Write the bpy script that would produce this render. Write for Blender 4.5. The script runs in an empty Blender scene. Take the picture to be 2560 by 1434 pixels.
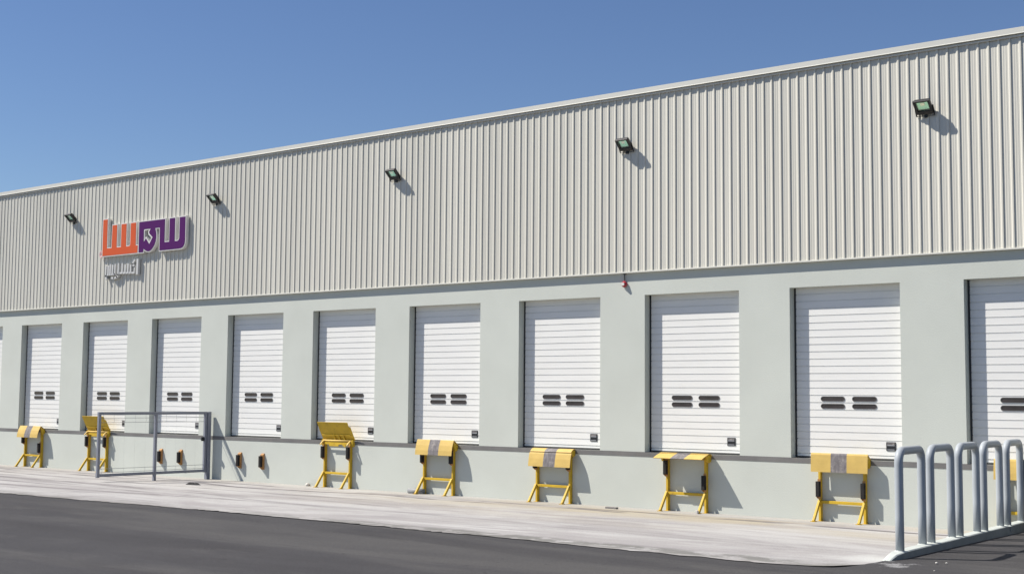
import bpy, bmesh, math, random
from mathutils import Vector, Matrix
random.seed(7)
S = bpy.context.scene
COL = S.collection

# ------------------------------------------------------------------ camera
cd = bpy.data.cameras.new("camera")
cam = bpy.data.objects.new("camera", cd)
COL.objects.link(cam)
cd.sensor_width = 36.0
cd.sensor_fit = 'HORIZONTAL'
cd.lens = 46.738
cd.clip_start = 0.1
cd.clip_end = 3000.0
CAM_YAW, CAM_PITCH, CAM_ROLL = math.radians(38.3102), math.radians(4.7618), math.radians(0.4714)
fw = Vector((-math.sin(CAM_YAW) * math.cos(CAM_PITCH), math.cos(CAM_YAW) * math.cos(CAM_PITCH), math.sin(CAM_PITCH)))
r0 = Vector((math.cos(CAM_YAW), math.sin(CAM_YAW), 0))
u0 = r0.cross(fw)
rr = math.cos(CAM_ROLL) * r0 + math.sin(CAM_ROLL) * u0
uu = -math.sin(CAM_ROLL) * r0 + math.cos(CAM_ROLL) * u0
M = Matrix((rr, uu, -fw)).transposed().to_4x4()
M.translation = Vector((37.5, -21.117, 2.032))
cam.matrix_world = M
S.camera = cam

# ------------------------------------------------------------------ sky, sun, exposure
SUN_TRAVEL = Vector((1.6, 1.0, -2.2)).normalized()
to_sun = -SUN_TRAVEL
elev = math.asin(to_sun.z)
azim = math.atan2(to_sun.x, to_sun.y)
W = bpy.data.worlds.new("World")
S.world = W
W.use_nodes = True
wn = W.node_tree
sky = wn.nodes.new('ShaderNodeTexSky')
sky.sky_type = 'NISHITA'
sky.sun_disc = False
sky.sun_elevation = elev
sky.sun_rotation = azim % (2 * math.pi)
sky.altitude = 0
sky.air_density = 1.0
sky.dust_density = 0.0
sky.ozone_density = 4.5
hs = wn.nodes.new('ShaderNodeHueSaturation')
hs.inputs['Hue'].default_value = 0.509
hs.inputs['Saturation'].default_value = 1.06
wn.links.new(sky.outputs[0], hs.inputs['Color'])
wn.links.new(hs.outputs[0], wn.nodes['Background'].inputs[0])
wn.nodes['Background'].inputs[1].default_value = 0.060
sl = bpy.data.lights.new("sun", 'SUN')
sl.energy = 4.3
sl.angle = math.radians(0.5)
sl.color = (1.0, 0.945, 0.865)
so = bpy.data.objects.new("sun", sl)
COL.objects.link(so)
so.rotation_euler = to_sun.to_track_quat('Z', 'Y').to_euler()
S.view_settings.view_transform = 'Standard'
S.view_settings.look = 'None'
S.view_settings.gamma = 1.0
S.view_settings.use_curve_mapping = False
S.view_settings.exposure = 0.70

# ------------------------------------------------------------------ materials
MATS = {}


def nodes_of(m):
    m.use_nodes = True
    nt = m.node_tree
    return nt, nt.nodes, nt.links, nt.nodes['Principled BSDF']


def paint(name, col, rough=0.5, var=0.06, scale=3.0, bump=0.0, bscale=60.0, metallic=0.0, spec=0.4,
          streak=None, dirt=None, dirt_scale=6.0, dirt_amt=0.35, dirt_lo=0.55, dirt_hi=0.75, sheet=0):
    """A painted or rendered surface: base colour with soft cloudy variation, optional stretched streaks and stains."""
    m = bpy.data.materials.new(name)
    nt, N, L, P = nodes_of(m)
    P.inputs['Roughness'].default_value = rough
    P.inputs['Metallic'].default_value = metallic
    P.inputs['Specular IOR Level'].default_value = spec
    tc0 = N.new('ShaderNodeTexCoord')
    oi = N.new('ShaderNodeObjectInfo')
    sc_ = N.new('ShaderNodeVectorMath')
    sc_.operation = 'SCALE'
    sc_.inputs[0].default_value = (31.0, 17.0, 23.0)
    L.new(oi.outputs['Random'], sc_.inputs['Scale'])
    tc = N.new('ShaderNodeVectorMath')
    L.new(tc0.outputs['Object'], tc.inputs[0])
    L.new(sc_.outputs[0], tc.inputs[1])
    mp = N.new('ShaderNodeMapping')
    if streak:
        mp.inputs['Scale'].default_value = streak
    L.new(tc.outputs[0], mp.inputs[0])
    nz = N.new('ShaderNodeTexNoise')
    nz.inputs['Scale'].default_value = scale
    nz.inputs['Detail'].default_value = 6
    L.new(mp.outputs[0], nz.inputs['Vector'])
    mr = N.new('ShaderNodeMapRange')
    mr.inputs[1].default_value = 0.3
    mr.inputs[2].default_value = 0.7
    mr.inputs[3].default_value = 1 - var
    mr.inputs[4].default_value = 1 + var
    L.new(nz.outputs['Fac'], mr.inputs[0])
    mx = N.new('ShaderNodeVectorMath')
    mx.operation = 'SCALE'
    mx.inputs[0].default_value = col
    if sheet:
        sx = N.new('ShaderNodeSeparateXYZ')
        L.new(tc0.outputs['Object'], sx.inputs[0])
        dv = N.new('ShaderNodeMath')
        dv.operation = 'DIVIDE'
        dv.inputs[1].default_value = sheet
        L.new(sx.outputs[0], dv.inputs[0])
        fl = N.new('ShaderNodeMath')
        fl.operation = 'FLOOR'
        L.new(dv.outputs[0], fl.inputs[0])
        wn_ = N.new('ShaderNodeTexWhiteNoise')
        wn_.noise_dimensions = '1D'
        L.new(fl.outputs[0], wn_.inputs['W'])
        r3 = N.new('ShaderNodeMapRange')
        r3.inputs[3].default_value = 0.955
        r3.inputs[4].default_value = 1.03
        L.new(wn_.outputs['Value'], r3.inputs[0])
        ml = N.new('ShaderNodeMath')
        ml.operation = 'MULTIPLY'
        L.new(mr.outputs[0], ml.inputs[0])
        L.new(r3.outputs[0], ml.inputs[1])
        L.new(ml.outputs[0], mx.inputs['Scale'])
    else:
        L.new(mr.outputs[0], mx.inputs['Scale'])
    out = mx.outputs[0]
    if dirt:
        n2 = N.new('ShaderNodeTexNoise')
        n2.inputs['Scale'].default_value = dirt_scale
        n2.inputs['Detail'].default_value = 8
        n2.inputs['Roughness'].default_value = 0.65
        L.new(tc.outputs[0], n2.inputs['Vector'])
        r2 = N.new('ShaderNodeMapRange')
        r2.inputs[1].default_value = dirt_lo
        r2.inputs[2].default_value = dirt_hi
        r2.inputs[3].default_value = 0
        r2.inputs[4].default_value = dirt_amt
        L.new(n2.outputs['Fac'], r2.inputs[0])
        mm = N.new('ShaderNodeMix')
        mm.data_type = 'RGBA'
        L.new(r2.outputs[0], mm.inputs[0])
        L.new(out, mm.inputs[6])
        mm.inputs[7].default_value = (*dirt, 1)
        out = mm.outputs[2]
    L.new(out, P.inputs['Base Color'])
    if bump:
        nb = N.new('ShaderNodeTexNoise')
        nb.inputs['Scale'].default_value = bscale
        nb.inputs['Detail'].default_value = 4
        L.new(tc.outputs[0], nb.inputs['Vector'])
        bp = N.new('ShaderNodeBump')
        bp.inputs['Strength'].default_value = bump
        bp.inputs['Distance'].default_value = 0.01
        L.new(nb.outputs['Fac'], bp.inputs['Height'])
        L.new(bp.outputs[0], P.inputs['Normal'])
    MATS[name] = m
    return m


paint('plaster', (0.528, 0.552, 0.502), 0.85, 0.035, 0.9, 0.25, 45, dirt=(0.42, 0.43, 0.37), dirt_scale=0.7, dirt_amt=0.18, dirt_lo=0.5, dirt_hi=0.8)
paint('cladding', (0.615, 0.597, 0.525), 0.5, 0.035, 1.2, streak=(6, 1, 0.25), dirt=(0.5, 0.47, 0.4), dirt_scale=1.1, dirt_amt=0.12, sheet=0.9978)
paint('flashing', (0.62, 0.61, 0.55), 0.45, 0.03, 1.0)
paint('roofing', (0.45, 0.45, 0.43), 0.6, 0.05, 0.5)
paint('edge_steel', (0.16, 0.155, 0.15), 0.6, 0.12, 3.0, dirt=(0.24, 0.2, 0.16), dirt_scale=4, dirt_amt=0.3)
paint('door_white', (0.755, 0.75, 0.72), 0.4, 0.02, 1.5, streak=(1, 1, 6), dirt=(0.66, 0.65, 0.6), dirt_scale=1.3, dirt_amt=0.18)
paint('track_dark', (0.035, 0.036, 0.04), 0.55, 0.1, 4)
paint('seal_dark', (0.06, 0.06, 0.06), 0.8, 0.15, 5)
paint('window_dark', (0.040, 0.034, 0.038), 0.10, 0.25, 7, spec=0.5)
paint('window_rim', (0.085, 0.08, 0.082), 0.6, 0.1, 5)
paint('handle_black', (0.02, 0.021, 0.024), 0.4, 0.1, 5)
paint('handle_grey', (0.36, 0.37, 0.39), 0.4, 0.1, 5)
paint('yellow', (0.55, 0.36, 0.022), 0.6, 0.12, 5.0, 0.15, 60, dirt=(0.24, 0.11, 0.035), dirt_scale=11, dirt_amt=0.65, dirt_lo=0.56, dirt_hi=0.78)
paint('lip_yellow', (0.575, 0.40, 0.112), 0.65, 0.08, 6.0, 0.15, 50, dirt=(0.40, 0.24, 0.10), dirt_scale=12, dirt_amt=0.45, dirt_lo=0.55, dirt_hi=0.8)
paint('lip_grey', (0.165, 0.152, 0.155), 0.75, 0.25, 9.0, 0.25, 50, streak=(3, 1, 0.8), dirt=(0.36, 0.33, 0.30), dirt_scale=11, dirt_amt=0.7, dirt_lo=0.5, dirt_hi=0.7)
paint('rust_orange', (0.42, 0.215, 0.075), 0.7, 0.15, 8, 0.2, 60, dirt=(0.24, 0.09, 0.03), dirt_scale=18, dirt_amt=0.6)
paint('rubber', (0.026, 0.024, 0.023), 0.85, 0.2, 10, 0.3, 80, spec=0.2)
paint('gate_grey', (0.215, 0.225, 0.262), 0.5, 0.06, 3, dirt=(0.16, 0.15, 0.15), dirt_scale=7, dirt_amt=0.3)
paint('mesh_wire', (0.27, 0.28, 0.28), 0.5, 0.05, 3)
paint('hoop_grey', (0.36, 0.388, 0.41), 0.5, 0.06, 3, dirt=(0.33, 0.34, 0.35), dirt_scale=7, dirt_amt=0.25)
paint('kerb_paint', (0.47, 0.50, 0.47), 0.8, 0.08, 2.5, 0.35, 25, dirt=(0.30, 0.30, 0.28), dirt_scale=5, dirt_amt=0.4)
paint('kerb_side_shade', (0.20, 0.215, 0.215), 0.85, 0.12, 3, 0.35, 25, dirt=(0.10, 0.10, 0.10), dirt_scale=4, dirt_amt=0.5)  # darker kerb colour: shade painted into the face turned from the sun
paint('orange_face', (0.57, 0.092, 0.028), 0.7, 0.03, 1, spec=0.2)
paint('purple_face', (0.074, 0.007, 0.104), 0.7, 0.03, 1, spec=0.15)
paint('letter_white', (0.66, 0.65, 0.62), 0.5, 0.02, 2)
paint('letter_silver', (0.55, 0.55, 0.535), 0.5, 0.05, 2)
paint('mark_pink', (0.66, 0.42, 0.42), 0.6, 0.03, 2)
paint('lamp_black', (0.018, 0.018, 0.02), 0.4, 0.1, 6)
paint('lamp_reflector', (0.58, 1.0, 0.86), 0.10, 0.04, 6, metallic=1.0)
paint('lamp_chip', (0.97, 0.97, 0.93), 0.08, 0.01, 6, metallic=1.0)
paint('alarm_red', (0.40, 0.035, 0.05), 0.45, 0.05, 6)
paint('conduit_grey', (0.10, 0.10, 0.10), 0.5, 0.05, 6)
paint('stone', (0.52, 0.50, 0.46), 0.9, 0.1, 12, 0.4, 40)
paint('dark_cloth', (0.022, 0.021, 0.022), 0.9, 0.2, 12, 0.5, 40)
paint('pipe_grey', (0.24, 0.245, 0.25), 0.6, 0.1, 8)
paint('timber_grey', (0.20, 0.19, 0.18), 0.8, 0.15, 12)

g = bpy.data.materials.new('lamp_glass')
nt, N, L, P = nodes_of(g)
N.remove(P)
tr = N.new('ShaderNodeBsdfTransparent')
tr.inputs[0].default_value = (0.93, 0.97, 0.95, 1)
gl = N.new('ShaderNodeBsdfGlossy')
gl.inputs['Roughness'].default_value = 0.05
ms = N.new('ShaderNodeMixShader')
ms.inputs[0].default_value = 0.07
L.new(tr.outputs[0], ms.inputs[1])
L.new(gl.outputs[0], ms.inputs[2])
L.new(ms.outputs[0], N['Material Output'].inputs[0])
MATS['lamp_glass'] = g


def ramp(N, L, src, lo, hi, a, b):
    r = N.new('ShaderNodeMapRange')
    r.inputs[1].default_value = lo
    r.inputs[2].default_value = hi
    r.inputs[3].default_value = a
    r.inputs[4].default_value = b
    L.new(src, r.inputs[0])
    return r.outputs[0]


def mixc(N, L, fac, a, b):
    m = N.new('ShaderNodeMix')
    m.data_type = 'RGBA'
    for v, i in ((fac, 0), (a, 6), (b, 7)):
        if isinstance(v, tuple):
            m.inputs[i].default_value = (*v, 1)
        elif isinstance(v, (int, float)):
            m.inputs[i].default_value = v
        else:
            L.new(v, m.inputs[i])
    return m.outputs[2]


def noise(N, L, co, sc, detail=6, rough=0.6, stretch=None, loc=(0, 0, 0), dist=0.0, rotz=0.0):
    mp = N.new('ShaderNodeMapping')
    mp.inputs['Location'].default_value = loc
    mp.inputs['Rotation'].default_value = (0, 0, rotz)
    if stretch:
        mp.inputs['Scale'].default_value = stretch
    L.new(co, mp.inputs[0])
    n = N.new('ShaderNodeTexNoise')
    n.inputs['Scale'].default_value = sc
    n.inputs['Detail'].default_value = detail
    n.inputs['Roughness'].default_value = rough
    n.inputs['Distortion'].default_value = dist
    L.new(mp.outputs[0], n.inputs['Vector'])
    return n.outputs['Fac']


def math_node(N, L, op, a, b=None):
    m = N.new('ShaderNodeMath')
    m.operation = op
    for i, v in enumerate((a, b)):
        if v is None:
            continue
        if isinstance(v, (int, float)):
            m.inputs[i].default_value = v
        else:
            L.new(v, m.inputs[i])
    return m.outputs[0]


def make_concrete():
    m = bpy.data.materials.new('concrete')
    nt, N, L, P = nodes_of(m)
    co = N.new('ShaderNodeTexCoord').outputs['Object']
    sep = N.new('ShaderNodeSeparateXYZ')
    L.new(co, sep.inputs[0])
    X, Y = sep.outputs[0], sep.outputs[1]
    base = mixc(N, L, ramp(N, L, noise(N, L, co, 0.5), 0.3, 0.7, 0, 1), (0.285, 0.272, 0.268), (0.235, 0.222, 0.224))
    # broad pale bleached patches with ragged edges
    base = mixc(N, L, ramp(N, L, noise(N, L, co, 0.42, 9, 0.68, loc=(7, 3, 0), stretch=(0.42, 1, 1), dist=0.9), 0.46, 0.58, 0, 0.85), base, (0.345, 0.336, 0.332))
    # whiter brushed-out smears, sparse
    f = ramp(N, L, noise(N, L, co, 0.9, 8, 0.66, (0.16, 1.2, 1), loc=(9, 2, 0), rotz=-0.05, dist=0.8), 0.56, 0.64, 0, 0.8)
    base = mixc(N, L, f, base, (0.375, 0.368, 0.362))
    # grey tyre-worn streaks, in patches, mostly towards the left and near the asphalt
    patch = math_node(N, L, 'MULTIPLY', ramp(N, L, noise(N, L, co, 0.34, 5, 0.6, (0.5, 1.3, 1), loc=(2, 9, 0)), 0.43, 0.56, 0.0, 1), ramp(N, L, X, 13, 22, 1, 0.22))
    f = math_node(N, L, 'MULTIPLY', patch, ramp(N, L, noise(N, L, co, 0.9, 8, 0.68, (0.13, 1.5, 1), dist=0.8), 0.50, 0.63, 0, 0.85))
    base = mixc(N, L, f, base, (0.140, 0.130, 0.136))
    f = math_node(N, L, 'MULTIPLY', patch, ramp(N, L, noise(N, L, co, 1.7, 7, 0.68, (0.12, 2.0, 1), loc=(3, 11, 0), rotz=0.14, dist=0.5), 0.56, 0.66, 0, 0.8))
    base = mixc(N, L, f, base, (0.120, 0.112, 0.117))
    # cloudy grey stains
    f = ramp(N, L, noise(N, L, co, 0.8, 9, 0.72, (0.5, 1.2, 1), loc=(4, 1, 0), dist=0.6), 0.57, 0.70, 0, 0.5)
    base = mixc(N, L, f, base, (0.190, 0.180, 0.178))
    # sandy stain in the strip near the wall, mostly to the right
    near = math_node(N, L, 'MULTIPLY', ramp(N, L, Y, -4.2, -1.2, 0, 1), ramp(N, L, X, 16, 23, 0.2, 1))
    f = math_node(N, L, 'MULTIPLY', near, ramp(N, L, noise(N, L, co, 0.7, 5, 0.6, (0.35, 1, 1), loc=(1, 5, 0)), 0.38, 0.58, 0, 0.85))
    base = mixc(N, L, f, base, (0.300, 0.262, 0.195))
    # dusty strip at the wall foot
    f = math_node(N, L, 'MULTIPLY', ramp(N, L, Y, -0.75, -0.3, 0, 1), 0.65)
    base = mixc(N, L, f, base, (0.32, 0.305, 0.28))

    # single tyre tracks and cracks wandering along the bays
    def track(c, slope, amp, w, strength, sc, seed, col=(0.085, 0.075, 0.08)):
        wob = math_node(N, L, 'MULTIPLY', math_node(N, L, 'SUBTRACT', noise(N, L, co, sc, 2, 0.5, (1, 0.02, 1), loc=(seed, 0, seed)), 0.5), amp)
        yy = math_node(N, L, 'ADD', math_node(N, L, 'ADD', Y, c), math_node(N, L, 'ADD', math_node(N, L, 'MULTIPLY', X, slope), wob))
        d = math_node(N, L, 'ABSOLUTE', yy)
        gap = ramp(N, L, noise(N, L, co, 0.5, 5, 0.6, (1, 0.3, 1), loc=(seed, 4, 1)), 0.40, 0.56, 0.0, strength)
        return math_node(N, L, 'MULTIPLY', ramp(N, L, d, w * 0.35, w, 1, 0), gap), col
    for args in ((1.35, 0.0, 1.8, 0.16, 0.85, 0.18, 3), (0.95, 0.0, 0.5, 0.10, 0.9, 0.3, 8), (2.3, 0.02, 1.5, 0.17, 0.6, 0.15, 15),
                 (4.1, -0.03, 1.2, 0.14, 0.6, 0.2, 21), (3.0, 0.06, 1.6, 0.13, 0.55, 0.16, 33), (6.6, -0.10, 0.8, 0.15, 0.55, 0.2, 41), (4.6, 0.0, 0.9, 0.10, 0.6, 0.25, 52)):
        f, c = track(*args)
        if args[0] > 1.4:
            f = math_node(N, L, 'MULTIPLY', f, ramp(N, L, X, 15, 25, 1, 0.25))
        base = mixc(N, L, f, base, c)
    # bays cast across
    jx = math_node(N, L, 'ABSOLUTE', math_node(N, L, 'SUBTRACT', math_node(N, L, 'MODULO', math_node(N, L, 'ADD', X, 601.4), 6.0), 3.0))
    f = math_node(N, L, 'MULTIPLY', ramp(N, L, jx, 0.006, 0.022, 1, 0), 0.35)
    base = mixc(N, L, f, base, (0.13, 0.12, 0.12))
    # broken dirty margin just inside the asphalt edge, strongest towards the right
    tt = math_node(N, L, 'ADD', math_node(N, L, 'ADD', Y, 6.95), math_node(N, L, 'MULTIPLY', math_node(N, L, 'SUBTRACT', noise(N, L, co, 1.2, 4), 0.5), 0.5))
    f = math_node(N, L, 'MULTIPLY', ramp(N, L, tt, -0.02, 0.10, 0, 1), ramp(N, L, tt, 0.42, 0.62, 1, 0))
    f = math_node(N, L, 'MULTIPLY', f, ramp(N, L, X, 19, 25, 0.25, 0.8))
    f = math_node(N, L, 'MULTIPLY', f, ramp(N, L, noise(N, L, co, 2.6, 6, 0.7, (0.9, 1.0, 1), loc=(5, 5, 5)), 0.42, 0.52, 0.0, 1))
    base = mixc(N, L, f, base, (0.120, 0.118, 0.110))
    f = math_node(N, L, 'MULTIPLY', ramp(N, L, tt, 0.02, 0.22, 0.75, 0), ramp(N, L, noise(N, L, co, 2.0, 7, 0.7, (0.6, 1, 1), loc=(8, 1, 2)), 0.42, 0.58, 0.1, 1))
    base = mixc(N, L, f, base, (0.150, 0.145, 0.135))
    dc = N.new('ShaderNodeVectorMath')
    dc.operation = 'DISTANCE'
    L.new(co, dc.inputs[0])
    dc.inputs[1].default_value = (30.75, -6.85, 0.15)
    f = math_node(N, L, 'MULTIPLY', ramp(N, L, math_node(N, L, 'ADD', dc.outputs['Value'], noise(N, L, co, 2.5, 6, 0.7)), 0.75, 1.25, 0.75, 0), ramp(N, L, noise(N, L, co, 5, 6, 0.7, (0.6, 1, 1)), 0.40, 0.55, 0.25, 1))
    base = mixc(N, L, f, base, (0.165, 0.160, 0.150))
    # white paint spilled round the kerb end
    d = N.new('ShaderNodeVectorMath')
    d.operation = 'DISTANCE'
    L.new(co, d.inputs[0])
    d.inputs[1].default_value = (30.85, -5.55, 0.12)
    dd = math_node(N, L, 'ADD', d.outputs['Value'], math_node(N, L, 'MULTIPLY', noise(N, L, co, 2.5, 8, 0.7), 1.3))
    base = mixc(N, L, ramp(N, L, dd, 0.80, 1.25, 0.7, 0), base, (0.42, 0.425, 0.41))
    # overall warm grey of the cement
    tint = N.new('ShaderNodeVectorMath')
    tint.operation = 'MULTIPLY'
    L.new(base, tint.inputs[0])
    tint.inputs[1].default_value = (0.995, 1.0, 0.985)
    base = tint.outputs[0]
    # fine grit
    gr = ramp(N, L, noise(N, L, co, 40, 3), 0.3, 0.7, 1.08, 1.34)
    sc = N.new('ShaderNodeVectorMath')
    sc.operation = 'SCALE'
    L.new(base, sc.inputs[0])
    L.new(gr, sc.inputs['Scale'])
    L.new(sc.outputs[0], P.inputs['Base Color'])
    P.inputs['Roughness'].default_value = 0.9
    P.inputs['Specular IOR Level'].default_value = 0.25
    b = N.new('ShaderNodeBump')
    b.inputs['Strength'].default_value = 0.25
    b.inputs['Distance'].default_value = 0.01
    L.new(noise(N, L, co, 25, 6), b.inputs['Height'])
    L.new(b.outputs[0], P.inputs['Normal'])
    MATS['concrete'] = m


def make_asphalt():
    m = bpy.data.materials.new('asphalt')
    nt, N, L, P = nodes_of(m)
    co = N.new('ShaderNodeTexCoord').outputs['Object']
    base = mixc(N, L, ramp(N, L, noise(N, L, co, 0.35, 6), 0.3, 0.7, 0, 1), (0.037, 0.036, 0.039), (0.052, 0.050, 0.052))
    f = ramp(N, L, noise(N, L, co, 0.7, 6, 0.62, (0.16, 1.0, 1), dist=0.7), 0.48, 0.66, 0, 0.8)
    base = mixc(N, L, f, base, (0.075, 0.072, 0.070))
    f = ramp(N, L, noise(N, L, co, 0.55, 6, 0.62, (0.2, 1.0, 1), loc=(5, 8, 0), rotz=0.2, dist=0.5), 0.52, 0.68, 0, 0.85)
    base = mixc(N, L, f, base, (0.030, 0.028, 0.030))
    f = ramp(N, L, noise(N, L, co, 1.6, 6, 0.7, (0.35, 1.0, 1), loc=(1, 3, 0), rotz=-0.25), 0.55, 0.72, 0, 0.6)
    base = mixc(N, L, f, base, (0.078, 0.075, 0.073))
    # small dark spots
    f = ramp(N, L, noise(N, L, co, 9, 4, 0.6, loc=(3, 1, 2)), 0.66, 0.72, 0, 0.7)
    base = mixc(N, L, f, base, (0.018, 0.017, 0.018))
    # paler dusty flecks
    f = ramp(N, L, noise(N, L, co, 6, 8, 0.75), 0.62, 0.75, 0, 0.5)
    base = mixc(N, L, f, base, (0.12, 0.11, 0.10))
    # paint flecks beside the kerb end
    d = N.new('ShaderNodeVectorMath')
    d.operation = 'DISTANCE'
    L.new(co, d.inputs[0])
    d.inputs[1].default_value = (31.35, -6.1, 0.15)
    dd = math_node(N, L, 'ADD', d.outputs['Value'], math_node(N, L, 'MULTIPLY', noise(N, L, co, 5.0, 8, 0.8), 2.6))
    base = mixc(N, L, ramp(N, L, dd, 1.25, 1.45, 0.7, 0), base, (0.34, 0.34, 0.34))
    gr = ramp(N, L, noise(N, L, co, 55, 3), 0.3, 0.7, 0.72, 1.28)
    sc = N.new('ShaderNodeVectorMath')
    sc.operation = 'SCALE'
    L.new(base, sc.inputs[0])
    L.new(gr, sc.inputs['Scale'])
    L.new(sc.outputs[0], P.inputs['Base Color'])
    P.inputs['Roughness'].default_value = 0.85
    P.inputs['Specular IOR Level'].default_value = 0.3
    b = N.new('ShaderNodeBump')
    b.inputs['Strength'].default_value = 0.5
    b.inputs['Distance'].default_value = 0.012
    L.new(noise(N, L, co, 60, 4), b.inputs['Height'])
    L.new(b.outputs[0], P.inputs['Normal'])
    MATS['asphalt'] = m


make_concrete()
make_asphalt()


# ------------------------------------------------------------------ mesh helpers
class MB:
    """Collects shapes in one bmesh; build() links them as ONE mesh object."""

    def __init__(self):
        self.bm = bmesh.new()

    def face(self, pts, mi=0):
        f = self.bm.faces.new([self.bm.verts.new(p) for p in pts])
        f.material_index = mi
        return f

    def box(self, a, b, bevel=0.0, mi=0):
        tmp = bmesh.new()
        bmesh.ops.create_cube(tmp, size=1.0)
        c = [(a[i] + b[i]) / 2 for i in range(3)]
        s = [abs(b[i] - a[i]) for i in range(3)]
        for v in tmp.verts:
            v.co = Vector([c[i] + v.co[i] * s[i] for i in range(3)])
        if bevel:
            bmesh.ops.bevel(tmp, geom=tmp.edges[:], offset=bevel, segments=2, affect='EDGES', profile=0.5)
        self.merge(tmp, mi)

    def merge(self, tmp, mi=0, mat=None):
        vm = {}
        for v in tmp.verts:
            vm[v] = self.bm.verts.new(mat @ v.co if mat else v.co)
        for f in tmp.faces:
            nf = self.bm.faces.new([vm[v] for v in f.verts])
            nf.material_index = mi
            nf.smooth = f.smooth
        tmp.free()

    def prism(self, prof, lo, hi, axis=0, mi=0, bevel=0.0):
        """Closed polygon in the plane across axis, extruded from lo to hi."""
        tmp = bmesh.new()

        def P(q, t):
            if axis == 0:
                return (t, q[0], q[1])
            if axis == 1:
                return (q[0], t, q[1])
            return (q[0], q[1], t)
        A = [tmp.verts.new(P(q, lo)) for q in prof]
        B = [tmp.verts.new(P(q, hi)) for q in prof]
        tmp.faces.new(A)
        tmp.faces.new(B[::-1])
        n = len(prof)
        for i in range(n):
            tmp.faces.new((A[i], B[i], B[(i + 1) % n], A[(i + 1) % n]))
        bmesh.ops.recalc_face_normals(tmp, faces=tmp.faces[:])
        if bevel:
            bmesh.ops.bevel(tmp, geom=tmp.edges[:], offset=bevel, segments=2, affect='EDGES')
        self.merge(tmp, mi)

    def strip(self, path, th, x0, x1, mi=0):
        """Bent plate: a (y, z) path of given thickness, extruded along x."""
        n = len(path)
        off = []
        for i in range(n):
            a = Vector(path[max(i - 1, 0)])
            b = Vector(path[min(i + 1, n - 1)])
            t = (b - a).normalized()
            off.append((path[i][0] - t.y * th, path[i][1] + t.x * th))
        self.prism(list(path) + off[::-1], x0, x1, 0, mi)

    def bar(self, a, b, w, d, up=(0, 0, 1), mi=0, bevel=0.0):
        a, b = Vector(a), Vector(b)
        t = (b - a)
        ln = t.length
        t.normalize()
        s = t.cross(Vector(up)).normalized()
        n = s.cross(t).normalized()
        tmp = bmesh.new()
        bmesh.ops.create_cube(tmp, size=1.0)
        for v in tmp.verts:
            v.co = (a + b) / 2 + t * v.co.z * ln + s * v.co.x * w + n * v.co.y * d
        if bevel:
            bmesh.ops.bevel(tmp, geom=tmp.edges[:], offset=bevel, segments=2, affect='EDGES')
        self.merge(tmp, mi)

    def tube(self, pts, r, seg=10, mi=0, cap=True):
        pts = [Vector(p) for p in pts]
        rings = []
        n = len(pts)
        ref = None
        for i in range(n):
            t = (pts[min(i + 1, n - 1)] - pts[max(i - 1, 0)]).normalized()
            if ref is None:
                ref = Vector((0, 1, 0)) if abs(t.y) < 0.9 else Vector((1, 0, 0))
            s = t.cross(ref)
            if s.length < 1e-4:
                s = t.cross(Vector((1, 0, 0.3)))
            s.normalize()
            ref2 = s.cross(t).normalized()
            ref = ref2
            rings.append([self.bm.verts.new(pts[i] + (s * math.cos(2 * math.pi * k / seg) + ref2 * math.sin(2 * math.pi * k / seg)) * r) for k in range(seg)])
        for i in range(n - 1):
            for k in range(seg):
                f = self.bm.faces.new((rings[i][k], rings[i][(k + 1) % seg], rings[i + 1][(k + 1) % seg], rings[i + 1][k]))
                f.smooth = True
                f.material_index = mi
        if cap:
            for rg in (rings[0][::-1], rings[-1]):
                f = self.bm.faces.new(rg)
                f.material_index = mi

    def build(self, name, mats, parent=None, loc=None):
        bm = self.bm
        bmesh.ops.recalc_face_normals(bm, faces=bm.faces[:])
        me = bpy.data.meshes.new(name)
        bm.to_mesh(me)
        bm.free()
        if not isinstance(mats, (list, tuple)):
            mats = [mats]
        for m in mats:
            me.materials.append(MATS[m])
        o = bpy.data.objects.new(name, me)
        COL.objects.link(o)
        if parent is not None:
            o.parent = parent
        if loc is not None:
            o.location = loc
        return o


def thing(name, label, cat, loc=(0, 0, 0), group=None):
    o = bpy.data.objects.new(name, None)
    COL.objects.link(o)
    o.location = loc
    o.empty_display_size = 0.2
    tag(o, label, cat, group)
    return o


def tag(o, label=None, cat=None, group=None, kind=None):
    if label:
        o['label'] = label
    if cat:
        o['category'] = cat
    if group:
        o['group'] = group
    if kind:
        o['kind'] = kind
    return o


KIDS = {}


def copy_tree(o, parent=None):
    c = o.copy()
    COL.objects.link(c)
    if parent is not None:
        c.parent = parent
    for ch in [k for k in bpy.data.objects if k.parent == o]:
        copy_tree(ch, c)
    return c


# ------------------------------------------------------------------ ground
SLOPE = 0.15 / 6.95


def apron_z(y):
    return min(0.15, -y * SLOPE) if y < 0 else 0.0


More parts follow.
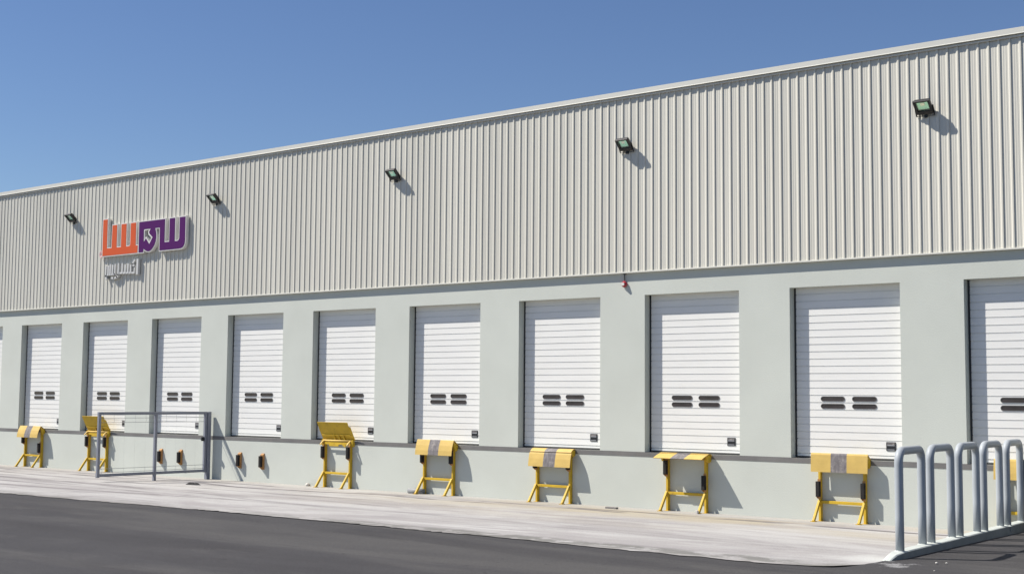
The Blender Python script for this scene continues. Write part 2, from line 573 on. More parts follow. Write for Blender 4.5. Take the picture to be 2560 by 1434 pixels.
def build_ground():
    mb = MB()
    ys = [-400, -60, -20, -12, -8.2, -7.4, -6.95, -6.5, -6.0, -5.0, 0.0, 0.15]
    zl = [.15, .15, .15, .15, .15, .15, .146, .118, .09, .06, -.03, -.03]
    zr = [.15, .15, .15, .15, .15, .15, .150, .147, .143, .135, .09, .09]
    xs = [-400, -60, 0, 15, 30.85, 31.06, 31.4, 45, 400]
    g_ = []
    for j, y in enumerate(ys):
        row = []
        for i, x in enumerate(xs):
            row.append(mb.bm.verts.new((x, y, zl[j] if x < 31.05 else zr[j])))
        g_.append(row)
    for j in range(len(ys) - 1):
        for i in range(len(xs) - 1):
            mb.bm.faces.new((g_[j][i], g_[j][i + 1], g_[j + 1][i + 1], g_[j + 1][i]))
    # behind and beside the building, so the sheet reaches the horizon all round
    mb.face([(-400, 0.15, -.03), (30.85, 0.15, -.03), (30.85, 400, -.03), (-400, 400, -.03)])
    mb.face([(31.06, 0.15, .09), (400, 0.15, .09), (400, 400, .09), (31.06, 400, .09)])
    mb.face([(30.85, 0.15, -.03), (31.06, 0.15, .09), (31.06, 400, .09), (30.85, 400, -.03)])
    o = mb.build('asphalt_road', 'asphalt')
    tag(o, kind='structure')

    rnd = random.Random(3)
    key = [(-60, -7.2), (10, -7.16), (14, -7.12), (21, -6.86), (26.3, -6.94), (28.6, -7.03), (30.2, -7.02)]

    def ey(x):
        for (x0, y0), (x1, y1) in zip(key, key[1:]):
            if x0 <= x <= x1:
                return y0 + (y1 - y0) * (x - x0) / (x1 - x0)
        return key[-1][1]
    edge = []
    x = -60.0
    walk = 0.0
    while x < 30.2:
        walk = walk * 0.85 + rnd.uniform(-.03, .03)
        edge.append((x, ey(x) + walk + rnd.uniform(-.025, .025) + (.07 if rnd.random() < .06 else 0)))
        x += rnd.uniform(.05, .14) if x > 5 else .6
    for q in ((30.35, -7.0), (30.5, -6.96), (30.62, -6.9), (30.74, -6.83), (30.84, -6.7), (30.92, -6.55), (30.99, -6.35), (31.04, -6.1), (31.08, -5.8), (31.06, -5.4)):
        edge.append((q[0] + rnd.uniform(-.015, .015), q[1] + rnd.uniform(-.02, .02)))
    edge += [(31.0, -3), (30.94, 0.05), (-60, 0.05)]
    mb = MB()
    mb.face([(a, b, -b * SLOPE + .004) for a, b in edge])
    o = mb.build('concrete_pavement', 'concrete')
    tag(o, kind='structure')


build_ground()

# ------------------------------------------------------------------ warehouse
PITCH = 3.0
LEDGE = 1.049
HEAD = 3.981
CLAD_Z = 4.405
EAVE = 7.905
BX0, BX1, BACK = -30.0, 46.0, 34.0
DEP = 0.174
DOORS = [(k, 3.0 * k + (0.03 if k == 10 else -0.02 if k in (1, 2, 9) else 0.0), 1.99) for k in range(-2, 14)]

wh = thing('warehouse', 'long warehouse with cream ribbed cladding above a pale grey wall of white dock doors', 'building', (0, 0, 0))


def build_wall():
    mb = MB()
    e = DEP + 0.12
    zb, zt = -0.35, CLAD_Z + 0.06
    xs = [BX0]
    for k, x, w in DOORS:
        xs += [x, x + w]
    xs.append(BX1)
    lo = LEDGE - 0.085
    # base below the dock edge strip, lintel, piers
    for a, b in zip(xs, xs[1:]):
        mb.face([(a, 0, zb), (b, 0, zb), (b, 0, lo), (a, 0, lo)])
        mb.face([(a, 0, HEAD), (b, 0, HEAD), (b, 0, zt), (a, 0, zt)])
    for i in range(0, len(xs), 2):
        a, b = xs[i], xs[i + 1]
        mb.face([(a, 0, LEDGE), (b, 0, LEDGE), (b, 0, HEAD), (a, 0, HEAD)])
    for k, x, w in DOORS:
        mb.face([(x, 0, LEDGE), (x, e, LEDGE), (x, e, HEAD), (x, 0, HEAD)])
        mb.face([(x + w, 0, LEDGE), (x + w, e, LEDGE), (x + w, e, HEAD), (x + w, 0, HEAD)])
        mb.face([(x, 0, HEAD), (x + w, 0, HEAD), (x + w, e, HEAD), (x, e, HEAD)])
        mb.face([(x, 0.0, LEDGE - .006), (x + w, 0.0, LEDGE - .006), (x + w, e, LEDGE - .006), (x, e, LEDGE - .006)])
    # ends and back
    mb.face([(BX0, 0, zb), (BX0, BACK, zb), (BX0, BACK, EAVE - .1), (BX0, 0, EAVE - .1)])
    mb.face([(BX1, 0, zb), (BX1, BACK, zb), (BX1, BACK, EAVE - .1), (BX1, 0, EAVE - .1)])
    mb.face([(BX0, BACK, zb), (BX1, BACK, zb), (BX1, BACK, EAVE - .1), (BX0, BACK, EAVE - .1)])
    mb.build('wall', 'plaster', wh)
    mb = MB()
    mb.box((BX0, -.006, LEDGE - .085), (BX1, .04, LEDGE - .002))
    mb.build('dock_edge', 'edge_steel', wh)


def build_cladding():
    mb = MB()
    p = 0.1663
    prof = []
    yp, yr = -0.050, -0.0670
    k0 = int((BX0 - 20.57) / p)
    k1 = int((BX1 - 20.57) / p)
    for k in range(k0, k1):
        x = 20.557 + k * p          # right edge of the rib top
        prof += [(x - .046, yp), (x - .022, yr), (x, yr), (x + .006, yp),
                 (x + .040, yp), (x + .044, yp - .0022), (x + .052, yp - .0022), (x + .056, yp),
                 (x + .080, yp), (x + .084, yp - .0022), (x + .092, yp - .0022), (x + .096, yp)]
    bot = [mb.bm.verts.new((x, y, CLAD_Z + .022)) for x, y in prof]
    top = [mb.bm.verts.new((x, y, EAVE - .05)) for x, y in prof]
    for i in range(len(prof) - 1):
        mb.bm.faces.new((bot[i], bot[i + 1], top[i + 1], top[i]))
    mb.build('cladding', 'cladding', wh)
    mb = MB()
    # drip flashing under the cladding, with its soffit
    mb.prism([(-.074, CLAD_Z), (-.074, CLAD_Z + .024), (-.071, CLAD_Z + .026), (-.044, CLAD_Z + .026), (-.044, CLAD_Z + .060), (-.002, CLAD_Z + .058), (-.002, CLAD_Z + .006)], BX0, BX1)
    mb.build('drip_flashing', 'flashing', wh)
    mb = MB()
    mb.prism([(-.112, EAVE), (-.112, EAVE - .088), (-.120, EAVE - .098), (-.114, EAVE - .104), (-.074, EAVE - .098), (-.074, EAVE - .116), (-.088, EAVE - .117), (-.088, EAVE - .140), (-.080, EAVE - .146), (-.0705, EAVE - .138), (-.06, EAVE - .03), (.25, EAVE - .03), (.25, EAVE + .012)], BX0, BX1)
    mb.build('roof_cap', 'flashing', wh)
    mb = MB()
    mb.face([(BX0, .2, EAVE - .12), (BX1, .2, EAVE - .12), (BX1, BACK, EAVE - .12), (BX0, BACK, EAVE - .12)])
    mb.build('roof', 'roofing', wh)


def extrude_poly(mb, outer, holes, y0, y1, mi=0):
    """Filled (x, z) outline with holes between planes y0 (front) and y1 (back)."""
    tmp = bmesh.new()
    es = []
    for loop in [outer] + holes:
        vs = [tmp.verts.new((q[0], y0, q[1])) for q in loop]
        for a, b in zip(vs, vs[1:] + vs[:1]):
            es.append(tmp.edges.new((a, b)))
    r = bmesh.ops.triangle_fill(tmp, use_beauty=True, use_dissolve=False, edges=es)
    faces = [f for f in r['geom'] if isinstance(f, bmesh.types.BMFace)]
    ex = bmesh.ops.extrude_face_region(tmp, geom=faces)
    for v in [g_ for g_ in ex['geom'] if isinstance(g_, bmesh.types.BMVert)]:
        v.co.y = y1
    bmesh.ops.recalc_face_normals(tmp, faces=tmp.faces[:])
    mb.merge(tmp, mi)


def capsule(cx, cz, hw, hh, seg=8):
    r = hh
    pts = []
    for k in range(seg + 1):
        a = -math.pi / 2 + math.pi * k / seg
        pts.append((cx + hw - r + r * math.cos(a), cz + r * math.sin(a)))
    for k in range(seg + 1):
        a = math.pi / 2 + math.pi * k / seg
        pts.append((cx - hw + r + r * math.cos(a), cz + r * math.sin(a)))
    return pts


def build_door():
    """One sectional dock door, origin at the opening's lower left corner on the wall face."""
    W_, H_ = 1.99, HEAD - LEDGE
    y = DEP
    x0, x1 = 0.036, W_ + .01
    sl_h = 0.1247
    mb = MB()
    prof = [(y, .03)]
    z = .03 + .06 - .010
    # bottom part slat, then full slats each with a shallow shadow groove under it
    prof += [(y, z - .015), (y + .018, z - .014), (y + .018, z + .001), (y - .002, z + .004)]
    while z + sl_h < H_ + .15:
        z += sl_h
        prof += [(y + .001, z - .024), (y, z - .014), (y + .010, z - .012), (y + .010, z + .001), (y - .001, z + .003), (y, z + .014)]
    prof += [(y, z + .05), (y + .045, z + .05), (y + .045, .03)]
    mb.prism(prof, x0, x1)
    door = mb.build('dock_door', 'door_white', wh)
    mb = MB()
    mb.box((0.003, y - .004, 0.0), (0.036, y + .03, H_ - .003))
    mb.build('guide_rail', 'track_dark', door)
    mb = MB()
    mb.box((x0, y - .006, .002), (x1 - .012, y + .03, .03), .004)
    mb.build('bottom_seal', 'seal_dark', door)
    # four vision slots in two slats: the slat grooves fall at .09 + n * sl_h
    zc = [.08 + sl_h * 8.0 - .066, .08 + sl_h * 7.0 - .066]
    for cz in zc:
        for cx in (.705, 1.275):
            mb = MB()
            extrude_poly(mb, capsule(cx, cz, .219, .0415), [capsule(cx, cz, .207, .0325)], y - .009, y + .006)
            wdw = mb.build('window', 'window_rim', door)
            mb = MB()
            mb.prism(capsule(cx, cz, .210, .035), y - .003, y + .002, axis=1)
            mb.build('pane', 'window_dark', wdw)
    mb = MB()
    hx, hz = 1.73, .232
    mb.box((hx - .083, y - .012, hz - .072), (hx + .083, y + .004, hz + .072), .006)
    mb.box((hx - .062, y - .0135, hz + .012), (hx + .062, y - .010, hz + .026), mi=1)
    mb.box((hx - .062, y - .0135, hz - .058), (hx + .062, y - .010, hz - .048), mi=1)
    mb.box((hx - .064, y - .0125, hz + .032), (hx + .064, y - .009, hz + .058), mi=2)
    mb.build('handle', ['handle_black', 'handle_grey', 'lip_grey'], door)
    return door


build_wall()
build_cladding()
door0 = build_door()
for i, (k, x, w) in enumerate(DOORS):
    d = door0 if i == 0 else copy_tree(door0, wh)
    d.location = (x, 0, LEDGE)


# ------------------------------------------------------------------ dock leveller stands
def stand(name, label, cx, lip='down', bump=('up', 'up'), lean=.05, top=1.152, lh=.318):
    t = thing(name, label, 'dock stand', (cx, 0, 0), 'yellow dock leveller stands along the wall')
    for s in (-1, 1):
        x = s * .40
        mb = MB()
        # hollow-section post standing against the dock wall
        mb.box((x - .021, -.078, 0), (x + .021, -.003, 1.0), .003)
        mb.box((x - .045, -.11, .003), (x + .045, -.003, .012))
        mb.build('post', 'yellow', t)
        mb = MB()
        mb.bar((x, -.082, .345), (x, -.318, .018), .050, .036, (1, 0, 0))
        mb.box((x - .040, -.36, .010), (x + .040, -.27, .021))
        mb.build('brace', 'yellow', t)
        up = bump[0 if s < 0 else 1] == 'up'
        zc = .79 if up else .545
        mb = MB()
        mb.box((x - .033, -.165, zc - .128), (x + .033, -.094, zc + .128), .006)
        b = mb.build('rubber_bumper', 'rubber', t)
        mb = MB()
        mb.prism([(-.094, zc - .165), (-.094, zc + .165), (-.0785, zc + .165), (-.0785, zc - .165)], x - .026, x + .026)
        for e in (-1, 1):
            mb.prism([(-.150, zc - .130), (-.094, zc - .130), (-.094, zc - .162)], x + e * .027 - .003, x + e * .027 + .003)
        mb.build('bracket', 'rust_orange', b)
    mb = MB()
    mb.box((-.379, -.076, .303), (.379, -.030, .352), .003)
    mb.build('crossbar', 'yellow', t)

    # deck plate between the dock edge and the hinge, with end gussets, then the lip
    def lip_pieces(path, th, x0=-.505, x1=.505):
        m = MB()
        g0, g1 = -.145, .140
        m.strip(path, th, x0, g0, 0)
        m.strip(path, th, g0, g1, 1)
        m.strip(path, th, g1, x1, 0)
        return m

    def gussets(prof):
        for s_ in (-1, 1):
            m = MB()
            m.prism(prof, s_ * .470 - .018, s_ * .470 + .018)
            m.build('side_gusset', 'yellow', t)

    if lip == 'down':
        h = top
        if h > 1.08:
            deck = [(-.006, 1.046), (-.05, 1.075 + (h - 1.15) * .3), (-.10, h - .038), (-.148, h - .012)]
            gp = [(-.142, h - .028), (-.10, h - .054), (-.05, 1.058), (-.006, 1.028), (-.006, .955), (-.06, .915), (-.10, .93), (-.132, 1.04)]
        else:
            deck = [(-.006, 1.036), (-.045, 1.046), (-.09, 1.038), (-.13, 1.012), (-.155, .985)]
            gp = [(-.150, .975), (-.128, .998), (-.09, 1.024), (-.045, 1.032), (-.006, 1.022), (-.006, .93), (-.07, .90), (-.12, .93)]
        lip_pieces(deck, -.010, -.495, .495).build('deck_plate', ['lip_yellow', 'lip_grey'], t)
        y = -.156
        lp = [(y, h), (y - .010, h - .010), (y - .018, h - .030), (y - .018 - lean * .5, h - .12), (y - .018 - lean * .85, h - .22), (y - .018 - lean, h - lh)]
        lo = lip_pieces(lp, .010).build('lip', ['lip_yellow', 'lip_grey'], t)
        m = MB()
        m.tube([(-.495, y + .014, h - .034), (.495, y + .014, h - .034)], .013, 8)
        m.build('hinge', 'rust_orange', lo)
        gussets(gp)
    elif lip == 'flat':
        deck = [(-.004, 1.010), (-.03, 1.036), (-.07, 1.050), (-.115, 1.053), (-.155, 1.047)]
        lip_pieces(deck, -.010).build('deck_plate', ['lip_yellow', 'lip_grey'], t)
        lp = [(-.159, 1.046), (-.225, 1.030), (-.305, 1.003), (-.385, .970)]
        lo = lip_pieces(lp, .010).build('lip', ['lip_yellow', 'lip_grey'], t)
        m = MB()
        m.tube([(-.495, -.155, 1.026), (.495, -.155, 1.026)], .012, 8)
        for x in (-.3, 0, .3):
            m.bar((x, -.16, 1.018), (x, -.33, .975), .010, .03, (1, 0, 0))
        m.build('hinge', 'yellow', lo)
        gussets([(-.155, 1.036), (-.115, 1.041), (-.07, 1.037), (-.03, 1.024), (-.004, .998), (-.004, .93), (-.06, .90), (-.11, .90), (-.14, .95)])
        m = MB()
        m.box((-.379, -.095, .945), (.379, -.082, 1.02))
        m.build('header_plate', 'yellow', t)
    else:
        # lip swung up and leaning out: its ribbed underside faces the yard
        lp = [(-.010, 1.062), (-.068, 1.16), (-.124, 1.26), (-.176, 1.36), (-.222, 1.456)]
        m = MB()
        m.strip(lp, -.010, -.505, .455, 0)
        m.prism([q for q in lp[:4]] + [(q[0] + .010, q[1] + .004) for q in lp[:4]][::-1], .455, .505)
        lo = m.build('lip', ['yellow'], t)
        tag(lo, 'lip swung up showing its ribbed underside')
        m = MB()
        for x in (-.09, .06, .21):
            m.bar((x, -.030, 1.040), (x, -.098, 1.185), .014, .040, (1, 0, 0))
        m.bar((-.46, -.088, 1.178), (.44, -.088, 1.178), .018, .014, (0, 1, 0))
        m.build('rib', 'yellow', lo)
        m = MB()
        m.tube([(-.45, -.045, 1.045), (.45, -.045, 1.045)], .024, 10)
        m.build('hinge', 'lip_yellow', t)
        m = MB()
        m.prism([(-.088, 1.015), (-.080, 1.015), (-.080, .925), (-.088, .925)], -.24, .06)
        m.prism([(-.088, 1.015), (-.080, 1.015), (-.080, .965), (-.088, .965)], .06, .379)
        m.prism([(-.088, 1.015), (-.080, 1.015), (-.080, .965), (-.088, .965)], -.379, -.24)
        m.prism([(.14, .985), (.31, .985), (.28, .905)], -.098, -.089, axis=1)
        m.build('header_plate', 'yellow', t)
        gussets([(-.078, 1.06), (-.03, 1.075), (-.004, 1.02), (-.004, .93), (-.05, .92), (-.078, .95)])
        for s_ in (-1, 1):
            m = MB()
            m.prism([(-.079, 1.055), (-.14, 1.015), (-.185, .965), (-.185, .945), (-.13, .985), (-.079, 1.015)], s_ * .42 - .018, s_ * .42 + .018)
            m.build('stop_lug', 'lip_yellow', t)
    return t


stand('dock_leveller_stand', 'yellow dock stand with striped lip hanging down, farthest left of the gate', 3.86, 'down', ('up', 'low'), .09, 1.145)
stand('dock_leveller_stand', 'yellow dock stand with raised lip, partly behind the left end of the grey gate', 6.89, 'up', ('up', 'up'))
stand('dock_leveller_stand', 'yellow dock stand with raised lip standing alone, right of the wall bumpers and gate', 15.93, 'up', ('up', 'up'))
stand('dock_leveller_stand', 'yellow dock stand with drooping striped lip, short grey pipe at its foot', 18.94, 'down', ('up', 'up'), .065, 1.148)
stand('dock_leveller_stand', 'yellow dock stand with drooping lip, left neighbour of the one with flat lip', 21.93, 'down', ('up', 'up'), .045, .975, .272)
stand('dock_leveller_stand', 'yellow dock stand with striped lip held out flat and one bumper lower than the other', 24.93, 'flat', ('up', 'low'))
stand('dock_leveller_stand', 'yellow dock stand with drooping striped lip and both bumpers low, just left of the hoops', 27.94, 'down', ('low', 'low'), .012, 1.152)
stand('dock_leveller_stand', 'yellow dock stand seen between the bars of the grey hoop barriers', 31.01, 'down', ('low', 'up'), .03, 1.155)


# ------------------------------------------------------------------ loose wall bumpers (two bays without stands)
def wall_bumper(label, x, z):
    t = thing('dock_bumper', label, 'dock bumper', (x, 0, z), 'rubber bumpers in orange brackets on the wall')
    mb = MB()
    mb.box((-.036, -.120, -.130), (.036, -.056, .130), .006)
    mb.build('rubber_block', 'rubber', t)
    mb = MB()
    mb.box((-.050, -.008, -.19), (.050, .0, .19))
    mb.box((-.042, -.056, -.150), (.042, -.048, .150))
    for s in (-1, 1):
        mb.prism([(-.008, -.188), (-.056, -.150), (-.056, .150), (-.008, .188)], s * .044 - .004, s * .044 + .004)
        mb.prism([(-.056, -.150), (-.10, -.134), (-.056, -.134)], s * .040 - .003, s * .040 + .003)
    mb.prism([(-.008, .188), (-.056, .150), (-.056, .142), (-.008, .178)], -.04, .04)
    mb.build('bracket', 'rust_orange', t)


wall_bumper('black dock bumper half hidden behind the middle post of the grey gate', 9.56, .49)
wall_bumper('black dock bumper seen through the right half of the grey gate', 10.35, .49)
wall_bumper('black dock bumper touched by the slanting shadow of the gate', 12.59, .495)
wall_bumper('black dock bumper on the open wall, next right of the gate shadow', 13.40, .495)

# ------------------------------------------------------------------ gate
gt = thing('mesh_gate', 'open grey steel framed gate with thin wire mesh standing square to the wall', 'gate', (11.5, 0, 0))
mb = MB()
mb.box((-.05, -.16, 0), (.05, -.06, 1.635), .006)
mb.build('hinge_post', 'gate_grey', gt)
for y, zb in ((-3.2, .165), (-1.66, .038)):
    mb = MB()
    mb.box((-.032, y - .032, zb), (.032, y + .032, 1.575), .005)
    mb.build('upright', 'gate_grey', gt)
mb = MB()
mb.box((-.032, -.235, .175), (.032, -.172, 1.575), .005)
mb.build('upright', 'gate_grey', gt)
for z in (1.605, .215):
    mb = MB()
    mb.box((-.034, -3.234, z - .032), (.034, -.170, z + .032), .005)
    mb.build('rail', 'gate_grey', gt)
mb = MB()
for z in (1.50, 1.40, .36, .275):
    mb.tube([(0, -3.17, z), (0, -.235, z)], .005, 5)
y = -3.10
while y < -.25:
    for pth, r_ in (([(0, y, .25), (0, y, .275), (.02, y, .318), (0, y, .36)], .0026), ([(0, y, .36), (0, y, 1.40)], .0007), ([(0, y, 1.40), (.02, y, 1.45), (0, y, 1.50), (0, y, 1.575)], .0026)):
        mb.tube(pth, r_, 4)
    y += .29
mb.build('wire_mesh', 'mesh_wire', gt)
mb = MB()
mb.box((-.02, -.31, .93), (.02, -.235, 1.03), .01)
mb.tube([(-.04, -.275, .98), (.04, -.275, .98)], .03, 12)
mb.build('lock', 'handle_black', gt)

# ------------------------------------------------------------------ hoop barriers on the kerb
mb = MB()
KZ = .225
pts = [(-5.78, .135), (-5.70, .17), (-5.60, .20), (-5.45, .220), (-5.2, KZ), (-4.5, KZ), (-3.5, KZ), (-2.5, KZ), (-1.5, KZ), (-.7, KZ), (-.02, KZ)]
rows = []
for y, z in pts:
    xr = 31.165 - .035 * (y + 5.39)
    hw = .088 * (min(1.0, .4 + .6 * (y + 5.78) / .33))
    c = xr - .088
    jit = random.uniform(-.006, .006)
    rows.append([mb.bm.verts.new(q) for q in (
        (c - hw - .07, y, apron_z(y) - .03), (c - hw - .01, y, z - .03 + jit), (c - hw + .03, y, z), (c + hw - .012, y, z + jit * .5), (c + hw, y, z - .012), (c + hw + .006, y, .03))])
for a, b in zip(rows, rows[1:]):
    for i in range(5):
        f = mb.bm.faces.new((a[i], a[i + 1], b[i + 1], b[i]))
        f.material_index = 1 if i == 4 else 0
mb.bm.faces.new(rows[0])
kerb = mb.build('kerb', ['kerb_paint', 'kerb_side_shade'])
tag(kerb, kind='structure')


def hoop(label, p0, p1):
    t = thing('hoop_barrier', label, 'hoop barrier', (p0[0], p0[1], KZ), 'grey hoop barriers on the kerb')
    R, H, rad = .14, 1.20, .0525
    w = math.hypot(p1[0] - p0[0], p1[1] - p0[1])
    t.rotation_euler.z = math.atan2(p1[1] - p0[1], p1[0] - p0[0]) - math.pi / 2
    path = [(0, 0, -.08), (0, 0, .4), (0, 0, H - R - .03), (0, 0, H - R)]
    for k in range(1, 8):
        a = math.pi / 2 * k / 7
        path.append((0, R - R * math.cos(a), H - R + R * math.sin(a)))
    for k in range(0, 8):
        a = math.pi / 2 * k / 7
        path.append((0, w - R + R * math.sin(a), H - R + R * math.cos(a)))
    path += [(0, w, H - R - .03), (0, w, .4), (0, w, -.08)]
    m = MB()
    m.tube(path, rad, 20)
    m.build('hoop', 'hoop_grey', t)
    for yy in (0, w):
        m = MB()
        ring = []
        for k in range(16):
            a = 2 * math.pi * k / 16
            rr_ = .070 + random.uniform(-.006, .006)
            ring.append((rr_ * math.cos(a), yy + rr_ * math.sin(a)))
        lo_ = [m.bm.verts.new((p[0], p[1], -.012)) for p in ring]
        hi_ = [m.bm.verts.new((p[0] * .72, yy + (p[1] - yy) * .72, .012)) for p in ring]
        for k in range(16):
            f = m.bm.faces.new((lo_[k], lo_[(k + 1) % 16], hi_[(k + 1) % 16], hi_[k]))
            f.smooth = True
        m.bm.faces.new(hi_)
        m.build('footing', 'kerb_paint', t)


HO = [((31.098, -5.389), (31.013, -4.445), 'nearest grey hoop barrier, at the rounded end of the kerb'),
      ((31.025, -4.179), (30.976, -3.316), 'second grey hoop barrier from the rounded kerb end'),
      ((31.009, -3.108), (30.975, -2.330), 'middle one of the five grey hoop barriers on the kerb'),
      ((30.991, -2.083), (30.940, -1.245), 'grey hoop barrier second nearest to the warehouse wall'),
      ((30.977, -1.041), (30.917, -.222), 'grey hoop barrier closest to the wall, farthest along the kerb')]
for p0, p1, lab in HO:
    hoop(lab, p0, p1)


# ------------------------------------------------------------------ floodlights
def floodlight(label, x, z):
    t = thing('floodlight', label, 'floodlight', (x, -.05, z), 'floodlights along the cladding')
    c = Vector((0, -.14, 0))
    tilt = math.radians(47)
    n = Vector((0, -math.cos(tilt), -math.sin(tilt)))      # the way the face looks: out and down
    u = Vector((0, -math.sin(tilt), math.cos(tilt)))       # up along the face
    R_ = Matrix((Vector((1, 0, 0)), u, -n)).transposed().to_4x4()
    R_.translation = c
    hw, hh = .142, .132

    def boxl(m, a, b, bev=0.0, mi=0):
        k = MB()
        k.box(a, b, bev)
        m.merge(k.bm, mi, R_)
    m = MB()
    # frame round the window, tapered body and cooling fins behind
    boxl(m, (-hw, hh - .030, -.03), (hw, hh, .012), .005)
    boxl(m, (-hw, -hh, -.03), (hw, -hh + .062, .012), .005)
    boxl(m, (-hw, -hh + .06, -.03), (-hw + .040, hh - .028, .012), .004)
    boxl(m, (hw - .040, -hh + .06, -.03), (hw, hh - .028, .012), .004)
    boxl(m, (-hw + .01, -hh + .01, .010), (hw - .01, hh - .01, .055), .012)
    for k in range(7):
        xx = -.09 + k * .03
        boxl(m, (xx - .004, -.09, .055), (xx + .004, .09, .085))
    m.build('housing', 'lamp_black', t)
    m = MB()
    boxl(m, (-hw + .040, -hh + .062, .002), (hw - .040, hh - .030, .0095))
    rf = m.build('reflector', 'lamp_reflector', t)
    m = MB()
    boxl(m, (-.035, .02, -.003), (.035, .075, .0015))
    m.build('led_chip', 'lamp_chip', rf)
    m = MB()
    boxl(m, (-hw + .042, -hh + .064, -.016), (hw - .042, hh - .032, -.013))
    m.build('glass', 'lamp_glass', t)
    m = MB()
    for s in (-1, 1):
        m.bar(R_ @ Vector((s * (hw + .008), 0, .03)), (s * (hw + .008), -.035, -.135), .005, .022, (1, 0, 0))
    m.bar((-hw - .008, -.035, -.135), (hw + .008, -.035, -.135), .022, .006, (0, 0, 1))
    m.bar((0, -.035, -.135), (0, .0, -.135), .05, .05)
    m.build('bracket', 'lamp_black', t)
    return t


for x, z, lab in ((5.474, 6.857, 'black floodlight left of the orange and purple letters'),
                  (11.548, 6.868, 'black floodlight just right of the orange and purple letters'),
                  (17.62, 6.872, 'middle black floodlight of the row on the cladding'),
                  (23.657, 6.852, 'black floodlight above the small red alarm sounder'),
                  (29.493, 6.818, 'rightmost black floodlight, biggest in view, near the right end of the cladding')):
    floodlight(label=lab, x=x, z=z)


# ------------------------------------------------------------------ sign
def area(p):
    return sum(a[0] * b[1] - b[0] * a[1] for a, b in zip(p, p[1:] + p[:1])) / 2


def offset(p, d):
    """Mitred offset of a closed (x, z) polygon outward by d."""
    if area(p) < 0:
        p = p[::-1]
    n = len(p)
    out = []
    for i in range(n):
        a, b, c = Vector(p[i - 1]), Vector(p[i]), Vector(p[(i + 1) % n])
        t1, t2 = (b - a).normalized(), (c - b).normalized()
        n1, n2 = Vector((t1.y, -t1.x)), Vector((t2.y, -t2.x))
        m = n1 + n2
        k = m.length
        if k < .3:
            out.append(tuple(b + n1 * d))
            continue
        m.normalize()
        out.append(tuple(b + m * min(d / max(m.dot(n1), .35), d * 1.9)))
    return out


T1, T0, F0, B0 = 6.686, 6.508, 5.905, 5.712
ORANGE = [(6.980, T1), (7.172, T1), (7.178, F0), (7.385, F0), (7.399, T0), (7.604, T0), (7.604, F0), (7.797, F0), (7.797, T0), (8.013, T0),
          (8.017, F0), (8.120, F0), (8.175, 5.915), (8.198, 5.945), (8.204, T0), (8.426, T0), (8.432, F0), (8.518, F0), (8.518, B0), (6.984, B0)]
PURPLE = [(8.560, T0), (9.635, T0), (9.635, 5.912), (9.829, 5.912), (9.829, T0), (10.045, T0), (10.050, 5.912), (10.150, 5.910), (10.205, 5.928),
          (10.234, 5.975), (10.234, T0), (10.457, T0), (10.464, 5.93), (10.455, 5.84), (10.420, 5.775), (10.365, 5.735), (10.295, B0 + .004), (10.169, B0), (9.438, B0), (9.432, 6.306),
          (9.235, 6.306), (9.268, 6.23), (9.287, 6.15), (9.287, 6.05), (9.270, 5.96), (9.225, 5.875), (9.165, 5.805), (9.094, 5.752), (9.035, 5.728), (8.975, 5.720), (8.915, 5.728),
          (8.850, 5.752), (8.768, 5.80), (8.760, B0), (8.565, B0)]
HOLE = [(8.764, 6.306), (9.055, 6.306), (8.985, 6.222), (9.000, 6.18), (9.140, 6.075), (9.005, 5.905), (8.860, 6.066), (8.770, 5.968)]
Y1, Y0 = -.068, -.165
sg = thing('logo_sign', 'big raised letter sign, orange left half and purple right half, with white edges', 'sign', (6.98, Y1, 5.71))


def rel(p):
    return [(a - 6.98, b - 5.71) for a, b in p]


for nm, fnm, poly, holes, mt in (('orange_lettering', 'orange_face', ORANGE, [], 'orange_face'), ('purple_lettering', 'purple_face', PURPLE, [HOLE], 'purple_face')):
    m = MB()
    extrude_poly(m, rel(offset(poly, .024)), [rel(offset(h, -.026)) for h in holes], Y0 - Y1, 0)
    body = m.build(nm, 'letter_white', sg)
    m = MB()
    extrude_poly(m, rel(poly), [rel(h) for h in holes], Y0 - Y1 - .005, Y0 - Y1 + .004)
    m.build(fnm, mt, body)
m = MB()
m.bm.verts.ensure_lookup_table()
for r_, zz in ((.085, 0), (.05, 0)):
    ring = [(-.09 + r_ * math.cos(2 * math.pi * k / 20), -.055, .055 + r_ * math.sin(2 * math.pi * k / 20)) for k in range(21)]
    m.tube(ring, .014, 6)
m.build('ring_mark', 'mark_pink', sg)

# smaller grey lettering under it (Arabic word in strokes)
sg2 = thing('small_lettering', 'small silver grey raised lettering under the orange and purple sign', 'sign', (7.05, -.067, 5.05))
m = MB()


def stroke(pts, w=.055, d=.075):
    pts = [(a - 7.15, b - 5.05) for a, b in pts]
    for (a, b) in zip(pts, pts[1:]):
        A, B = Vector((a[0], -d / 2 - .004, a[1])), Vector((b[0], -d / 2 - .004, b[1]))
        t = (B - A).normalized()
        m.bar(A - t * w * .35, B + t * w * .35, w, d, (0, 1, 0))


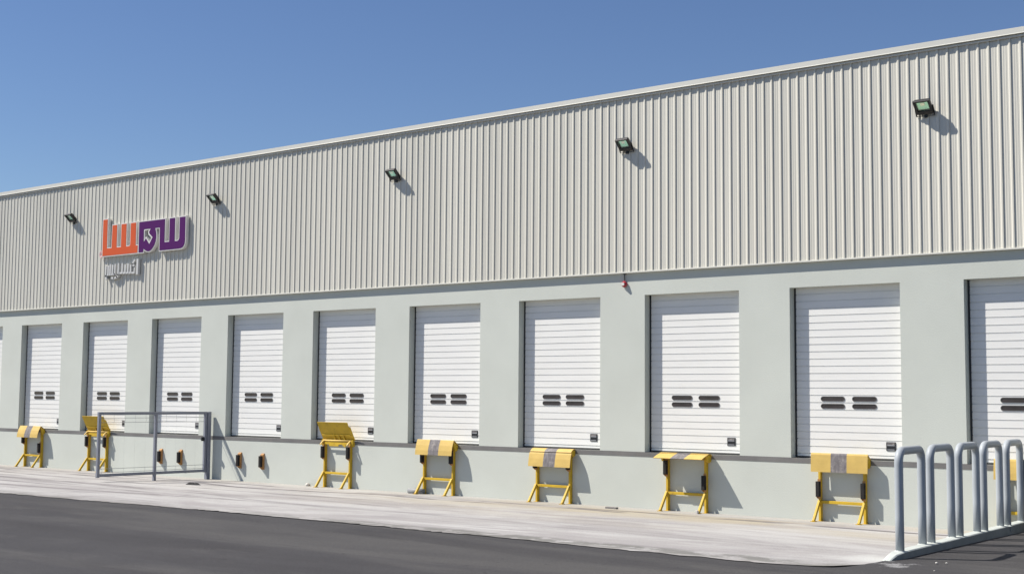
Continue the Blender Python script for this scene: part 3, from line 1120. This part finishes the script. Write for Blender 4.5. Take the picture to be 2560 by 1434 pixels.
stroke([(8.60, 5.53), (8.59, 5.17)], .075)                       # alef
stroke([(8.46, 5.53), (8.37, 5.43), (8.47, 5.36), (8.46, 5.20)], .05, .07)   # kaf with its slanting bar
stroke([(8.46, 5.20), (7.80, 5.225)], .05, .066)                 # joining line
for x, h in ((8.31, 5.40), (8.19, 5.44), (8.07, 5.42), (7.94, 5.46)):
    stroke([(x, h), (x - .005, 5.22)], .06, .071)                 # teeth of seen and beh
stroke([(7.78, 5.47), (7.775, 5.18), (7.72, 5.12), (7.60, 5.10), (7.50, 5.11)], .055, .078)   # reh
stroke([(7.62, 5.46), (7.61, 5.20), (7.24, 5.205)], .05, .064)
for x, h in ((7.52, 5.44), (7.42, 5.46), (7.33, 5.43)):
    stroke([(x, h), (x - .005, 5.20)], .06, .073)
stroke([(7.23, 5.42), (7.22, 5.17), (7.26, 5.10)], .055, .077)
m.build('lettering', 'letter_silver', sg2)

# ------------------------------------------------------------------ alarm sounder
al = thing('alarm_sounder', 'small red alarm sounder under the cladding edge, between two dock doors', 'alarm', (23.56, 0, 4.20))
m = MB()
R_ = Matrix.Rotation(math.radians(90), 4, 'X')
tmp = bmesh.new()
bmesh.ops.create_cone(tmp, cap_ends=True, segments=20, radius1=.052, radius2=.06, depth=.034)
m.merge(tmp, 0, Matrix.Translation((0, -.017, 0)) @ R_)
tmp = bmesh.new()
bmesh.ops.create_cone(tmp, cap_ends=True, segments=20, radius1=.06, radius2=.034, depth=.036)
m.merge(tmp, 0, Matrix.Translation((0, -.052, 0)) @ Matrix.Rotation(math.radians(90), 4, 'X'))
m.build('body', 'alarm_red', al)
m = MB()
m.tube([(0, -.069, -.0), (0, -.080, 0)], .03, 14)
m.build('lens', 'letter_white', al)
m = MB()
m.tube([(0, -.022, .04), (0, -.022, .21)], .010, 8)
m.box((-.02, -.04, .185), (.02, -.004, .205))
m.build('conduit', 'conduit_grey', al)

# ------------------------------------------------------------------ small things on the ground
m = MB()
pts = []
for k in range(26):
    a = 2 * math.pi * k / 26
    r_ = 1 + random.uniform(-.4, .4)
    pts.append((13.45 + .16 * r_ * math.cos(a), -2.05 + .11 * r_ * math.sin(a)))
cvert = m.bm.verts.new((13.5, -2.05, apron_z(-2.05) + .045))
mid = [m.bm.verts.new((13.45 + (a - 13.45) * .55, -2.05 + (b + 2.05) * .55, apron_z(b) + .03 + random.uniform(-.022, .03))) for a, b in pts]
out = [m.bm.verts.new((a, b, apron_z(b) + .003)) for a, b in pts]
for k in range(26):
    j = (k + 1) % 26
    m.bm.faces.new((out[k], out[j], mid[j], mid[k])).smooth = True
    m.bm.faces.new((mid[k], mid[j], cvert)).smooth = True
o = m.build('rag', 'dark_cloth')
tag(o, 'crumpled dark rag lying on the concrete near the gate hinge post', 'rag')

m = MB()
m.tube([(18.20, -.16, .058), (18.58, -.10, .058)], .055, 14)
o = m.build('pipe', 'pipe_grey')
tag(o, 'short grey pipe lying at the wall foot by a yellow stand', 'pipe')

m = MB()
m.box((23.52, -.60, .014), (23.76, -.52, .05), .004)
o = m.build('wood_block', 'timber_grey')
tag(o, 'flat dark grey offcut lying on the concrete near the wall', 'block')

m = MB()
m.box((25.31, -.40, .006), (25.36, -.35, .075), .008)
o = m.build('concrete_block', 'stone')
tag(o, 'small pale block standing by the foot of the flat lipped stand', 'block')


def stone(label, x, y, z, r, group=None, mat='stone'):
    tmp = bmesh.new()
    bmesh.ops.create_icosphere(tmp, subdivisions=2, radius=r)
    for v in tmp.verts:
        k = 1 + .22 * math.sin(v.co.x * 40 / (r * 30) + v.co.y * 31 / (r * 30) + x) + random.uniform(-.1, .1)
        v.co = Vector((v.co.x * k * 1.2, v.co.y * k, v.co.z * k * .8))
    m_ = MB()
    m_.merge(tmp)
    o_ = m_.build('stone', mat, loc=(x, y, z + r * .55))
    tag(o_, label, 'stone', group)


stone('white pebble at the wall foot left of the lone raised lip stand', 15.06, -.10, .0, .055)
for x, y, r in ((31.66, -5.70, .013), (31.75, -5.62, .010), (31.9, -6.4, .008)):
    stone('pale stone chip lying on the asphalt by the kerb end', x, y, .15, r, 'pale chips by the kerb end')
